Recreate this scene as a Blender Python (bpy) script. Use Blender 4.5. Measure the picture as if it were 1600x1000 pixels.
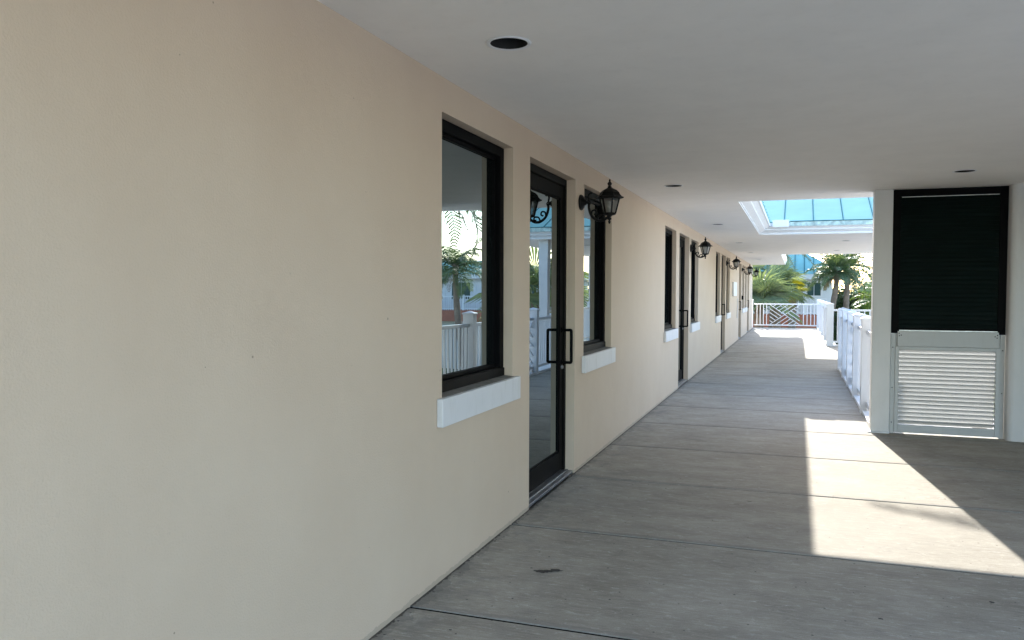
import bpy, math, random
from mathutils import Vector, Matrix, noise as mnoise
R = math.radians
random.seed(7)
for o in list(bpy.data.objects): bpy.data.objects.remove(o)
scn = bpy.context.scene
C = scn.collection

# ------------------------------------------------------------ camera
cam = bpy.data.cameras.new('camera'); cam_ob = bpy.data.objects.new('camera', cam); C.objects.link(cam_ob)
cam.sensor_width = 36.0; cam.sensor_fit = 'HORIZONTAL'; cam.lens = 36.0 * 1259.9 / 1600.0
cam.clip_start = 0.05; cam.clip_end = 4000
yaw, pitch, roll = 0.33919, 0.03533, 0.003065
cy_, sy_, cp_, sp_ = math.cos(yaw), math.sin(yaw), math.cos(pitch), math.sin(pitch)
fwd = Vector((-sy_*cp_, cy_*cp_, -sp_)); rt = Vector((cy_, sy_, 0)); up = rt.cross(fwd)
r2 = math.cos(roll)*rt + math.sin(roll)*up; u2 = -math.sin(roll)*rt + math.cos(roll)*up
mt = Matrix((r2, u2, -fwd)).transposed().to_4x4(); mt.translation = Vector((1.756, 0, 1.5336))
cam_ob.matrix_world = mt
scn.camera = cam_ob

# ------------------------------------------------------------ light
SUN_TO = Vector((-0.106, 1.0, 0.495)).normalized()
world = bpy.data.worlds.new('World'); scn.world = world; world.use_nodes = True
wn = world.node_tree.nodes; wl = world.node_tree.links
bg = wn['Background']; sky = wn.new('ShaderNodeTexSky'); sky.sky_type = 'NISHITA'; sky.sun_disc = False
sky.sun_elevation = math.asin(SUN_TO.z); sky.sun_rotation = math.atan2(SUN_TO.x, SUN_TO.y)
sky.air_density = 1.0; sky.dust_density = 0.9; sky.ozone_density = 1.5
wl.new(sky.outputs[0], bg.inputs[0]); bg.inputs[1].default_value = 0.15
sl = bpy.data.lights.new('sun', 'SUN'); sl.energy = 2.0; sl.angle = R(0.53); sl.color = (1, 0.95, 0.86)
so = bpy.data.objects.new('sun', sl); C.objects.link(so); so.rotation_euler = SUN_TO.to_track_quat('Z', 'Y').to_euler()
scn.view_settings.view_transform = 'Standard'; scn.view_settings.look = 'None'
scn.view_settings.exposure = 2.5; scn.view_settings.gamma = 1.0
try:
    scn.cycles.max_bounces = 12; scn.cycles.diffuse_bounces = 6; scn.cycles.glossy_bounces = 4
    scn.cycles.use_denoising = True
except Exception: pass

# ------------------------------------------------------------ materials
def new_mat(name):
    m = bpy.data.materials.new(name); m.use_nodes = True
    nt = m.node_tree; return m, nt, nt.nodes['Principled BSDF']
def N(nt, t, **kw):
    n = nt.nodes.new(t)
    for k, v in kw.items(): setattr(n, k, v)
    return n
def ramp(nt, src, stops):
    r = N(nt, 'ShaderNodeValToRGB'); els = r.color_ramp.elements
    els[0].position, els[0].color = stops[0][0], (*stops[0][1], 1)
    els[1].position, els[1].color = stops[1][0], (*stops[1][1], 1)
    for p, c in stops[2:]:
        e = els.new(p); e.color = (*c, 1)
    nt.links.new(src, r.inputs[0]); return r.outputs[0]
def pos(nt, scale=(1, 1, 1), obj=False):
    mp = N(nt, 'ShaderNodeMapping'); mp.inputs['Scale'].default_value = scale
    if obj: s = N(nt, 'ShaderNodeTexCoord').outputs['Object']
    else: s = N(nt, 'ShaderNodeNewGeometry').outputs['Position']
    nt.links.new(s, mp.inputs[0]); return mp.outputs[0]
def noise(nt, vec, scale, detail=4, rough=.55, dist=0):
    n = N(nt, 'ShaderNodeTexNoise'); n.inputs['Scale'].default_value = scale
    n.inputs['Detail'].default_value = detail; n.inputs['Roughness'].default_value = rough
    n.inputs['Distortion'].default_value = dist
    nt.links.new(vec, n.inputs['Vector']); return n.outputs['Fac']
def mix(nt, f, a, b, mode='MIX'):
    n = N(nt, 'ShaderNodeMix', data_type='RGBA', blend_type=mode)
    for i, v in ((0, f), (6, a), (7, b)):
        if hasattr(v, 'is_linked') or hasattr(v, 'node'): nt.links.new(v, n.inputs[i])
        elif i == 0: n.inputs[0].default_value = v
        else: n.inputs[i].default_value = (*v, 1)
    return n.outputs[2]
def math_(nt, op, a, b=0.0, c=None):
    n = N(nt, 'ShaderNodeMath', operation=op)
    for i, v in enumerate((a, b, c)):
        if v is None: continue
        if hasattr(v, 'node'): nt.links.new(v, n.inputs[i])
        else: n.inputs[i].default_value = v
    return n.outputs[0]
def bump(nt, b, h, strength=.2, dist=.01):
    n = N(nt, 'ShaderNodeBump'); n.inputs['Strength'].default_value = strength; n.inputs['Distance'].default_value = dist
    nt.links.new(h, n.inputs['Height']); nt.links.new(n.outputs[0], b.inputs['Normal'])
def simple(name, col, rough=.6, metal=0, var=.12, vscale=6, spec=.5, bmp=0, bscale=60):
    m, nt, b = new_mat(name)
    f = noise(nt, pos(nt), vscale, 5, .6)
    lo = tuple(max(0, c*(1-var)) for c in col); hi = tuple(min(1, c*(1+var)) for c in col)
    nt.links.new(ramp(nt, f, [(.3, lo), (.7, hi)]), b.inputs['Base Color'])
    b.inputs['Roughness'].default_value = rough; b.inputs['Metallic'].default_value = metal
    b.inputs['Specular IOR Level'].default_value = spec
    if bmp: bump(nt, b, noise(nt, pos(nt), bscale, 4, .6), bmp, .004)
    return m

M = {}
def mk_stucco():
    m, nt, b = new_mat('beige_stucco_paint')
    P = pos(nt)
    base = ramp(nt, noise(nt, P, 1.5, 7, .6), [(.3, (.595, .468, .358)), (.7, (.63, .505, .392))])
    streak = noise(nt, pos(nt, (6, 6, .7)), 1.0, 4, .6)
    base = mix(nt, math_(nt, 'MULTIPLY', streak, .10), base, (.40, .33, .24))
    # small dirt specks and chips
    sp0 = N(nt, 'ShaderNodeSeparateXYZ'); nt.links.new(P, sp0.inputs[0]); cb = N(nt, 'ShaderNodeCombineXYZ')
    nt.links.new(sp0.outputs[1], cb.inputs[0]); nt.links.new(sp0.outputs[2], cb.inputs[1])
    v = N(nt, 'ShaderNodeTexVoronoi', voronoi_dimensions='2D'); v.inputs['Scale'].default_value = 1.9; nt.links.new(cb.outputs[0], v.inputs['Vector'])
    sp = math_(nt, 'LESS_THAN', v.outputs['Distance'], math_(nt, 'MULTIPLY', ramp(nt, noise(nt, P, 2.0, 2, .5), [(.45, (0, 0, 0)), (.7, (1, 1, 1))]), .011))
    base = mix(nt, math_(nt, 'MULTIPLY', sp, .6), base, (.17, .13, .1))
    # grime close to the floor
    sep = N(nt, 'ShaderNodeSeparateXYZ'); nt.links.new(P, sep.inputs[0])
    n2 = noise(nt, P, 9, 5, .7)
    h = math_(nt, 'MULTIPLY', n2, .05)
    low = math_(nt, 'LESS_THAN', sep.outputs[2], h)
    base = mix(nt, math_(nt, 'MULTIPLY', low, .35), base, (.22, .19, .15))
    nt.links.new(base, b.inputs['Base Color']); b.inputs['Roughness'].default_value = .72
    b.inputs['Specular IOR Level'].default_value = .3
    bump(nt, b, math_(nt, 'ADD', noise(nt, P, 130, 4, .6), math_(nt, 'MULTIPLY', noise(nt, P, 4, 4, .5), 3.5)), .3, .006)
    return m
M['stucco'] = mk_stucco()
def mk_white(name, col, rough=.5, dirt=.12):
    m, nt, b = new_mat(name)
    P = pos(nt)
    base = ramp(nt, noise(nt, P, 3, 5, .6), [(.3, tuple(c*.95 for c in col)), (.7, col)])
    d = ramp(nt, noise(nt, pos(nt, (5, 5, 1.2)), 2.2, 6, .7), [(.52, (0, 0, 0)), (.72, (1, 1, 1))])
    base = mix(nt, math_(nt, 'MULTIPLY', d, dirt), base, (.3, .27, .22))
    nt.links.new(base, b.inputs['Base Color']); b.inputs['Roughness'].default_value = rough
    bump(nt, b, noise(nt, P, 70, 4, .6), .08, .003)
    return m
M['ceiling'] = mk_white('flat_white_ceiling', (.89, .86, .82), .8, .05)
M['trim'] = mk_white('white_trim_paint', (.80, .81, .83), .45, .10)
M['rail'] = mk_white('white_rail_paint', (.82, .84, .87), .35, .08)
M['column'] = mk_white('column_paint', (.69, .675, .66), .5, .10)
M['vent'] = mk_white('vent_metal_paint', (.52, .52, .51), .45, .14)
M['sill'] = mk_white('sill_paint', (.68, .675, .69), .5, .22)
M['ledge'] = simple('dirty_sill_ledge', (.20, .185, .165), .8, 0, .35, 14)
M['black'] = simple('black_anodised_metal', (.0035, .0035, .004), .6, 0, .2, 8, .06)
M['bronze'] = simple('dark_bronze_metal', (.007, .0062, .006), .6, 0, .2, 8, .08)
M['lampblack'] = simple('black_cast_metal', (.005, .005, .005), .5, 0, .3, 30, .2, .2, 90)
M['can'] = simple('black_can', (.006, .006, .006), .7)
M['shutter'] = simple('dark_green_shutter_paint', (.003, .009, .008), .5, 0, .25, 5, .16)
M['alu'] = simple('threshold_aluminium', (.26, .265, .28), .4, .7, .2, 30)
M['steelrod'] = simple('bare_bright_metal', (.6, .6, .6), .35, .6, .2, 30)
M['turq'] = simple('turquoise_metal_roof', (.21, .43, .42), .9, 0, .08, 1.2, .08)
M['turqseam'] = simple('turquoise_seam', (.03, .12, .14), .9, 0, .1, 1.2, .0)
M['gutter'] = simple('weathered_gutter', (.42, .52, .48), .6, 0, .4, 12)
def mk_glass():
    m, nt, b = new_mat('dark_reflective_glass')
    b.inputs['Base Color'].default_value = (.006, .008, .008, 1); b.inputs['Roughness'].default_value = .0
    b.inputs['IOR'].default_value = 3.6; b.inputs['Specular IOR Level'].default_value = .5
    b.inputs['Specular Tint'].default_value = (.80, .95, 1.0, 1)
    bump(nt, b, noise(nt, pos(nt), 1.1, 1, .4), .05, .02)
    return m
M['glass'] = mk_glass()
def mk_seeded():
    m, nt, b = new_mat('clear_seeded_glass')
    out = nt.nodes['Material Output']
    t = N(nt, 'ShaderNodeBsdfTransparent'); t.inputs[0].default_value = (.82, .83, .82, 1)
    g = N(nt, 'ShaderNodeBsdfGlossy'); g.inputs['Roughness'].default_value = .12
    d = N(nt, 'ShaderNodeBsdfTranslucent'); d.inputs[0].default_value = (.8, .8, .78, 1)
    x1 = N(nt, 'ShaderNodeMixShader'); x1.inputs[0].default_value = .35; nt.links.new(t.outputs[0], x1.inputs[1]); nt.links.new(d.outputs[0], x1.inputs[2])
    x2 = N(nt, 'ShaderNodeMixShader'); x2.inputs[0].default_value = .12; nt.links.new(x1.outputs[0], x2.inputs[1]); nt.links.new(g.outputs[0], x2.inputs[2])
    nt.links.new(x2.outputs[0], out.inputs[0]); return m
M['lampglass'] = mk_seeded()
JY0, JP = 3.485, 1.482
def mk_concrete():
    m, nt, b = new_mat('broomed_concrete')
    P = pos(nt)
    st = noise(nt, pos(nt, (1, 1.9, 1)), 1.9, 10, .74, .15)          # long trowel streaks across the walkway
    fine = noise(nt, pos(nt, (2.5, 45, 1)), 2.2, 6, .75)             # broom lines
    big = noise(nt, P, .8, 5, .6)
    c = ramp(nt, st, [(.36, (.30, .272, .232)), (.50, (.41, .375, .322)), (.64, (.52, .485, .425))])
    c = mix(nt, .36, c, ramp(nt, fine, [(.36, (.25, .23, .195)), (.64, (.60, .56, .49))]))
    c = mix(nt, .55, c, ramp(nt, big, [(.35, (.70, .69, .67)), (.65, (1, 1, 1))]), 'MULTIPLY')
    grit = noise(nt, P, 150, 3, .8)
    c = mix(nt, .5, c, ramp(nt, grit, [(.36, (.62, .61, .6)), (.62, (1.0, 1.0, 1.0))]), 'MULTIPLY')
    # worn light scuffs
    sc = noise(nt, pos(nt, (1, 2.2, 1)), 13, 8, .8, .5)
    sc = ramp(nt, sc, [(.54, (0, 0, 0)), (.62, (1, 1, 1))])
    c = mix(nt, math_(nt, 'MULTIPLY', sc, .34), c, (.64, .61, .56))
    # thin wandering scratches
    wv = N(nt, 'ShaderNodeTexNoise'); wv.inputs['Scale'].default_value = 5.5; wv.inputs['Detail'].default_value = 2; wv.inputs['Distortion'].default_value = 1.8
    nt.links.new(P, wv.inputs['Vector'])
    ab = math_(nt, 'ABSOLUTE', math_(nt, 'SUBTRACT', wv.outputs['Fac'], .5)); ln = math_(nt, 'LESS_THAN', ab, .0035)
    c = mix(nt, math_(nt, 'MULTIPLY', math_(nt, 'MULTIPLY', ln, sc), .8), c, (.66, .64, .6))
    # dark stains
    dk = ramp(nt, noise(nt, P, 3.1, 5, .6, .5), [(.62, (0, 0, 0)), (.74, (1, 1, 1))])
    c = mix(nt, math_(nt, 'MULTIPLY', dk, .33), c, (.13, .125, .115))
    v = N(nt, 'ShaderNodeTexVoronoi', voronoi_dimensions='2D'); v.inputs['Scale'].default_value = 3.6; nt.links.new(P, v.inputs['Vector'])
    c = mix(nt, math_(nt, 'MULTIPLY', math_(nt, 'LESS_THAN', v.outputs['Distance'], math_(nt, 'MULTIPLY', noise(nt, P, 1.3, 2, .5), .036)), .75), c, (.07, .065, .06))
    sep = N(nt, 'ShaderNodeSeparateXYZ'); nt.links.new(P, sep.inputs[0])
    # tooled band next to each joint
    my = math_(nt, 'MODULO', math_(nt, 'ADD', sep.outputs[1], 20*JP-JY0), JP)
    jn = math_(nt, 'MULTIPLY', noise(nt, pos(nt, (2, 14, 1)), 2.0, 5, .7), .09)
    bandm = math_(nt, 'LESS_THAN', my, math_(nt, 'ADD', jn, .012))
    c = mix(nt, math_(nt, 'MULTIPLY', bandm, .35), c, (.20, .19, .18))
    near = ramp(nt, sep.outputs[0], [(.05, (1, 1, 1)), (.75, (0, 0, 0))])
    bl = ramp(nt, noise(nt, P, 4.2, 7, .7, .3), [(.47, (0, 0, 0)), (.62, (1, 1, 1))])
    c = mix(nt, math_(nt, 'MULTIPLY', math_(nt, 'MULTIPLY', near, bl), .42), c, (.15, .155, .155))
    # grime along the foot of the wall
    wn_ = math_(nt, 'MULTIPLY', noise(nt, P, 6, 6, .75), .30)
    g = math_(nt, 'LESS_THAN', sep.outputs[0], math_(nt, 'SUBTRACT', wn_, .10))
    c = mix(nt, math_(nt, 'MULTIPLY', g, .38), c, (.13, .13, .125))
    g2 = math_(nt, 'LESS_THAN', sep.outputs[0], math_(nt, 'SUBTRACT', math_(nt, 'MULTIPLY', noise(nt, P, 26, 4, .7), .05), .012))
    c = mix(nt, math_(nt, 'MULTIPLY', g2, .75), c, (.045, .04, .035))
    nt.links.new(c, b.inputs['Base Color'])
    rr = ramp(nt, st, [(.3, (.72,)*3), (.7, (.9,)*3)]); nt.links.new(rr, b.inputs['Roughness'])
    b.inputs['Specular IOR Level'].default_value = .18
    bump(nt, b, math_(nt, 'ADD', fine, math_(nt, 'MULTIPLY', noise(nt, P, 90, 4, .7), .6)), .25, .004)
    return m
M['concrete'] = mk_concrete()
M['joint'] = simple('joint_filler', (.016, .015, .013), .95, 0, .12, 6, .0)
M['stain'] = simple('dried_stain', (.06, .055, .05), .8, 0, .3, 60)
M['grass'] = simple('lawn_green', (.06, .13, .025), .9, 0, .4, .6)
M['asphalt'] = simple('parking_asphalt', (.10, .10, .10), .9, 0, .2, .8)
M['paving'] = simple('pale_paving', (.66, .61, .55), .8, 0, .15, .5)
M['terracotta'] = simple('terracotta_brick', (.42, .155, .10), .8, 0, .15, 5)
M['bwall'] = mk_white('pale_siding', (.74, .76, .78), .6, .1)
M['greenshut'] = simple('green_shutter', (.008, .055, .05), .4, 0, .2, 3)
M['carwhite'] = simple('car_white_paint', (.75, .75, .76), .2, 0, .03, 3)
M['tyre'] = simple('tyre_rubber', (.015, .015, .015), .8)
M['dead'] = simple('dead_frond', (.22, .15, .08), .8, 0, .35, 5)
M['trunk'] = simple('palm_trunk_bark', (.20, .155, .12), .9, 0, .45, 4, .3, .8, 14)
M['pink'] = simple('pink_blossom', (.75, .08, .32), .7, 0, .25, 5)
def mk_leaf(name, a, b_, tr=.35, sc=1.2):
    m, nt, b = new_mat(name)
    f = noise(nt, pos(nt), sc, 6, .75)
    c = ramp(nt, f, [(.32, a), (.68, b_)])
    nt.links.new(c, b.inputs['Base Color']); b.inputs['Roughness'].default_value = .42
    out = nt.nodes['Material Output']; t = N(nt, 'ShaderNodeBsdfTranslucent')
    c2 = mix(nt, 1.0, c, (1.3, 1.25, .55), 'MULTIPLY'); nt.links.new(c2, t.inputs[0])
    x = N(nt, 'ShaderNodeMixShader'); x.inputs[0].default_value = tr
    nt.links.new(b.outputs[0], x.inputs[1]); nt.links.new(t.outputs[0], x.inputs[2]); nt.links.new(x.outputs[0], out.inputs[0])
    return m
M['palm'] = mk_leaf('palm_leaf', (.04, .08, .04), (.16, .215, .11), .35)
M['fan'] = mk_leaf('fan_leaf', (.09, .13, .085), (.31, .37, .24), .48)
M['fanyellow'] = mk_leaf('yellow_leaf', (.30, .32, .03), (.50, .38, .04), .45)
M['bush'] = mk_leaf('bush_leaf', (.05, .08, .04), (.16, .20, .10), .35, 2.5)
M['brightbush'] = mk_leaf('bright_leaf', (.08, .15, .04), (.20, .28, .09), .4, 2.5)
M['darktree'] = mk_leaf('dark_tree_leaf', (.025, .06, .03), (.07, .12, .05), .3, 1.5)

# ------------------------------------------------------------ mesh helper
class MB:
    def __init__(s): s.v = []; s.f = []; s.sm = False
    def add(s, vs, fs):
        n = len(s.v); s.v += [tuple(v) for v in vs]; s.f += [tuple(i+n for i in f) for f in fs]; return s
    def box(s, x0, x1, y0, y1, z0, z1):
        if x0 > x1: x0, x1 = x1, x0
        if y0 > y1: y0, y1 = y1, y0
        if z0 > z1: z0, z1 = z1, z0
        return s.add([(x0,y0,z0),(x1,y0,z0),(x1,y1,z0),(x0,y1,z0),(x0,y0,z1),(x1,y0,z1),(x1,y1,z1),(x0,y1,z1)],
                     [(0,3,2,1),(4,5,6,7),(0,1,5,4),(1,2,6,5),(2,3,7,6),(3,0,4,7)])
    def bar(s, p, q, w, h=None, upv=(0, 0, 1)):
        h = h or w; p = Vector(p); q = Vector(q); d = (q-p).normalized(); u = Vector(upv)
        if abs(d.dot(u)) > .99: u = Vector((1, 0, 0))
        a = d.cross(u).normalized()*w/2; b = a.cross(d).normalized()*h/2
        vs = [p-a-b, p+a-b, p+a+b, p-a+b, q-a-b, q+a-b, q+a+b, q-a+b]
        return s.add(vs, [(3,2,1,0),(4,5,6,7),(0,1,5,4),(1,2,6,5),(2,3,7,6),(3,0,4,7)])
    def tube(s, pts, rad, n=8, cap=True):
        pts = [Vector(p) for p in pts]; rs = rad if isinstance(rad, (list, tuple)) else [rad]*len(pts)
        n0 = len(s.v); prev = None
        for i, p in enumerate(pts):
            d = (pts[min(i+1, len(pts)-1)]-pts[max(i-1, 0)]).normalized()
            if prev is None:
                a = d.cross(Vector((0, 0, 1)));
                if a.length < .05: a = d.cross(Vector((0, 1, 0)))
            else: a = prev - d*prev.dot(d)
            a.normalize(); prev = a; b = d.cross(a)
            for k in range(n):
                t = 2*math.pi*k/n; s.v.append(tuple(p+(a*math.cos(t)+b*math.sin(t))*rs[i]))
        for i in range(len(pts)-1):
            for k in range(n):
                s.f.append((n0+i*n+k, n0+i*n+(k+1)%n, n0+(i+1)*n+(k+1)%n, n0+(i+1)*n+k))
        if cap:
            s.f.append(tuple(n0+k for k in range(n))[::-1]); s.f.append(tuple(n0+(len(pts)-1)*n+k for k in range(n)))
        return s
    def lathe(s, prof, c=(0, 0), n=24, axis='z', rot=0):
        n0 = len(s.v)
        for r, z in prof:
            for k in range(n):
                t = 2*math.pi*k/n+rot
                if axis == 'z': s.v.append((c[0]+r*math.cos(t), c[1]+r*math.sin(t), z))
                else: s.v.append((z, c[0]+r*math.cos(t), c[1]+r*math.sin(t)))   # axis x, c=(y,z)
        for i in range(len(prof)-1):
            for k in range(n): s.f.append((n0+i*n+k, n0+i*n+(k+1)%n, n0+(i+1)*n+(k+1)%n, n0+(i+1)*n+k))
        return s
    def build(s, name, mat, parent=None, smooth=False, bevel=0):
        off = Vector((0, 0, 0)); p = parent
        while p is not None: off += p.location; p = p.parent
        me = bpy.data.meshes.new(name); me.from_pydata([tuple(Vector(v)-off) for v in s.v], [], s.f); me.update()
        o = bpy.data.objects.new(name, me); C.objects.link(o); me.materials.append(mat)
        if smooth:
            for pl in me.polygons: pl.use_smooth = True
        if parent is not None: o.parent = parent
        if bevel:
            b = o.modifiers.new('bevel', 'BEVEL'); b.width = bevel; b.segments = 2; b.limit_method = 'ANGLE'
        return o
def tag(o, label=None, cat=None, group=None, kind=None):
    if label: o['label'] = label
    if cat: o['category'] = cat
    if group: o['group'] = group
    if kind: o['kind'] = kind
    return o
def thing(name, loc, label, cat, group=None):
    o = bpy.data.objects.new(name, None); C.objects.link(o); o.location = loc; o.empty_display_size = .1
    return tag(o, label, cat, group)
def kids(o): return [c for c in bpy.data.objects if c.parent == o]
def copy_tree(o, parent=None):
    c = o.copy(); C.objects.link(c)
    if parent: c.parent = parent
    for ch in kids(o): copy_tree(ch, c)
    return c
def sheet_cells(mb, us, vs, inside, P):
    us = sorted(set(us)); vs = sorted(set(vs)); idx = {}
    def gi(i, j):
        if (i, j) not in idx: idx[(i, j)] = len(mb.v); mb.v.append(P(us[i], vs[j]))
        return idx[(i, j)]
    for i in range(len(us)-1):
        for j in range(len(vs)-1):
            if inside((us[i]+us[i+1])/2, (vs[j]+vs[j+1])/2):
                mb.f.append((gi(i, j), gi(i+1, j), gi(i+1, j+1), gi(i, j+1)))

# ------------------------------------------------------------ main building
H = 2.65
bld = thing('gallery_building', (0, 0, 0), 'long beige stucco gallery building with white ceiling over its covered walkway', 'building')
ZS, ZT = .97, 2.47
WIN = [(3.87, 4.99), (6.86, 7.97), (11.44, 12.56), (14.43, 15.54), (19.01, 20.13), (22.00, 23.11), (28.6, 29.7), (30.05, 31.15)]
DOOR = [(5.345, 6.565), (12.915, 14.135), (20.485, 21.705), (26.9, 28.12), (31.6, 32.82)]
WEND = 35.2
openings = [(a, b, ZS, ZT) for a, b in WIN] + [(a, b, .0, ZT) for a, b in DOOR]
w = MB()
ys = [-6, WEND]+[a for o in openings for a in o[:2]]; zs = [-.05, 0, H+.0] + [ZS, ZT]
inside = lambda y, z: not any(a < y < b and c < z < d for a, b, c, d in openings)
sheet_cells(w, ys, zs, inside, lambda y, z: (0, y, z))
for a, b, c, d in openings:
    D_ = -.24
    w.add([(0,a,c),(D_,a,c),(D_,a,d),(0,a,d)], [(0,1,2,3)]); w.add([(0,b,c),(D_,b,c),(D_,b,d),(0,b,d)], [(3,2,1,0)])
    w.add([(0,a,d),(D_,a,d),(D_,b,d),(0,b,d)], [(0,1,2,3)]); w.add([(0,a,c),(D_,a,c),(D_,b,c),(0,b,c)], [(3,2,1,0)])
w.add([(0,WEND,-.05),(-7,WEND,-.05),(-7,WEND,H),(0,WEND,H)], [(0,1,2,3)])       # end wall
w.add([(0,-6,-.05),(-7,-6,-.05),(-7,-6,H),(0,-6,H)], [(3,2,1,0)])
w.add([(-7,-6,-4),(-7,WEND,-4),(-7,WEND,H),(-7,-6,H)], [(0,1,2,3)])
w.build('wall', M['stucco'], bld)
w = MB().box(-7, -.02, -6, WEND-.02, -3.6, -.06); w.build('lower_storey', M['stucco'], bld)

# ceiling sheet with round holes for the recessed lamps
LIGHTS = [(.52, 3.45), (.52, 8.59), (.52, 13.66), (.52, 18.9), (.52, 23.7), (.52, 28.9), (3.19, 8.38), (2.74, 18.81), (2.74, 23.0)]
EX1, NY0, NY1, NY2, EX2, NY3 = 1.06, 10.35, 16.45, 25.25, 1.31, 34.4
XR = 6.5; XB = 4.3
def in_ceiling(x, y):
    if y < 2.4: ok = x < 3.4
    elif y < NY0: ok = x < XR
    elif y < NY1: ok = x < EX1
    elif y < NY2: ok = x < XB
    else: ok = x < EX2
    return ok and not any(abs(x-a) < .13 and abs(y-b) < .13 for a, b in LIGHTS)
cl = MB()
xs = [0, EX1, EX2, 3.4, XR, XB]+[a+s for a, b in LIGHTS for s in (-.13, .13)]
ys = [-2.2, 2.4, NY0, NY1, NY2, NY3]+[b+s for a, b in LIGHTS for s in (-.13, .13)]
sheet_cells(cl, xs, ys, in_ceiling, lambda x, y: (x, y, H))
NR = 32; RL = .088
for a, b in LIGHTS:
    n0 = len(cl.v)
    for k in range(NR):
        t = 2*math.pi*k/NR; c, s = math.cos(t), math.sin(t); q = .13/max(abs(c), abs(s))
        cl.v.append((a+c*q, b+s*q, H)); cl.v.append((a+c*RL, b+s*RL, H))
    for k in range(NR):
        j = (k+1) % NR; cl.f.append((n0+2*k, n0+2*j, n0+2*j+1, n0+2*k+1))
cl.build('ceiling', M['ceiling'], bld)
# moulded eaves round the two notches in the canopy
prof = [(0, 0), (0, .014), (.014, .017), (.014, .032), (.095, .075), (.105, .082), (.105, .10), (.165, .145), (.19, .15), (.19, .225), (-.05, .225)]
def eave(mb, fn, ends):
    rows = [fn(d) for d, z in prof]; n0 = len(mb.v); k = len(rows[0])
    for (d, z), r in zip(prof, rows):
        for (x, y) in r: mb.v.append((x, y, H+z))
    for i in range(len(prof)-1):
        for j in range(k-1): mb.f.append((n0+i*k+j, n0+i*k+j+1, n0+(i+1)*k+j+1, n0+(i+1)*k+j))
m = MB()
eave(m, lambda d: [(XR, NY0+d), (EX1+d, NY0+d), (EX1+d, NY1-d), (XB, NY1-d)], None)
m.build('eave_moulding', M['trim'], bld)
m = MB()
eave(m, lambda d: [(XB, NY2+d*.3), (EX2+d*.3, NY2+d*.3), (EX2+d*.3, NY3+d*.3), (-.6, NY3+d*.3)], None)
m.build('eave_moulding', M['trim'], bld)
# gutter lip and white gutter end at the corner
MB().box(1.62, XB, NY1-.215, NY1-.188, H+.14, H+.222).build('gutter', M['gutter'], bld)
MB().box(1.62, XB, NY1-.225, NY1-.190, H+.223, H+.238).build('eave_shadow_strip', M['turqseam'], bld)  # dark-coloured strip that paints in the thin eave shadow above the gutter
MB().box(1.30, 1.60, NY1-.235, NY1-.195, H+.13, H+.262).build('gutter_end', M['trim'], bld)
# solid roof deck (keeps daylight out)
rd = MB()
rd.box(-7, EX1+.06, -2.2, NY3-.05, H+.17, H+.21)
rd.box(EX1+.06, 3.4, -2.2, 2.4, H+.17, H+.21); rd.box(EX1+.06, XR, 2.4, NY0+.05, H+.17, H+.21)
rd.box(EX1+.06, XB, NY1-.05, NY2+.0, H+.17, H+.21)
rd.box(EX1+.06, EX2-.002, NY2, NY3-.05, H+.17, H+.21)
rd.build('roof_deck', M['ceiling'], bld)
# turquoise standing seam roofs
SL = .41; ZE = H+.232
def roof_plane(mat_mb, seam_mb, o, u, v, ulen, vlen, sp=.52):
    o, u, v = Vector(o), Vector(u).normalized(), Vector(v).normalized(); n = u.cross(v).normalized()
    if n.z < 0: n = -n
    p = [o, o+u*ulen, o+u*ulen+v*vlen, o+v*vlen]
    mat_mb.add(p+[q-n*.03 for q in p], [(0,1,2,3),(7,6,5,4),(0,4,5,1),(1,5,6,2),(2,6,7,3),(3,7,4,0)])
    k = 0
    while k*sp < ulen:
        a = o+u*(k*sp+.03)+n*.014; seam_mb.bar(a-n*.008, a+v*vlen-n*.008, .007, .014, n); k += 1
rf = MB(); sm = MB(); rl = 4.45*math.sqrt(1+SL*SL)
roof_plane(rf, sm, (-3.2, NY1-.2, ZE), (1, 0, 0), (0, 1, SL), XB+3.3, rl)
roof_plane(rf, sm, (-3.2, NY2+.12, ZE), (1, 0, 0), (0, -1, SL), XB+3.3, rl*.99)
r0 = rf.build('roof', M['turq'], bld); sm.build('roof_seam', M['turqseam'], r0)
rf = MB(); sm = MB()
roof_plane(rf, sm, (EX1+.2, -2.2, ZE+.006), (0, 1, 0), (-1, 0, SL), WEND+2.2, 4.3)
roof_plane(rf, sm, (-6.8, -6, ZE+.006), (0, 1, 0), (1, 0, SL), WEND+6, 4.25)
roof_plane(rf, sm, (1.3, NY0+.2, ZE+.003), (1, 0, 0), (0, -1, SL), 3.9, 4.3)
r1 = rf.build('roof', M['turq'], bld); sm.build('roof_seam', M['turqseam'], r1)

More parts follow.
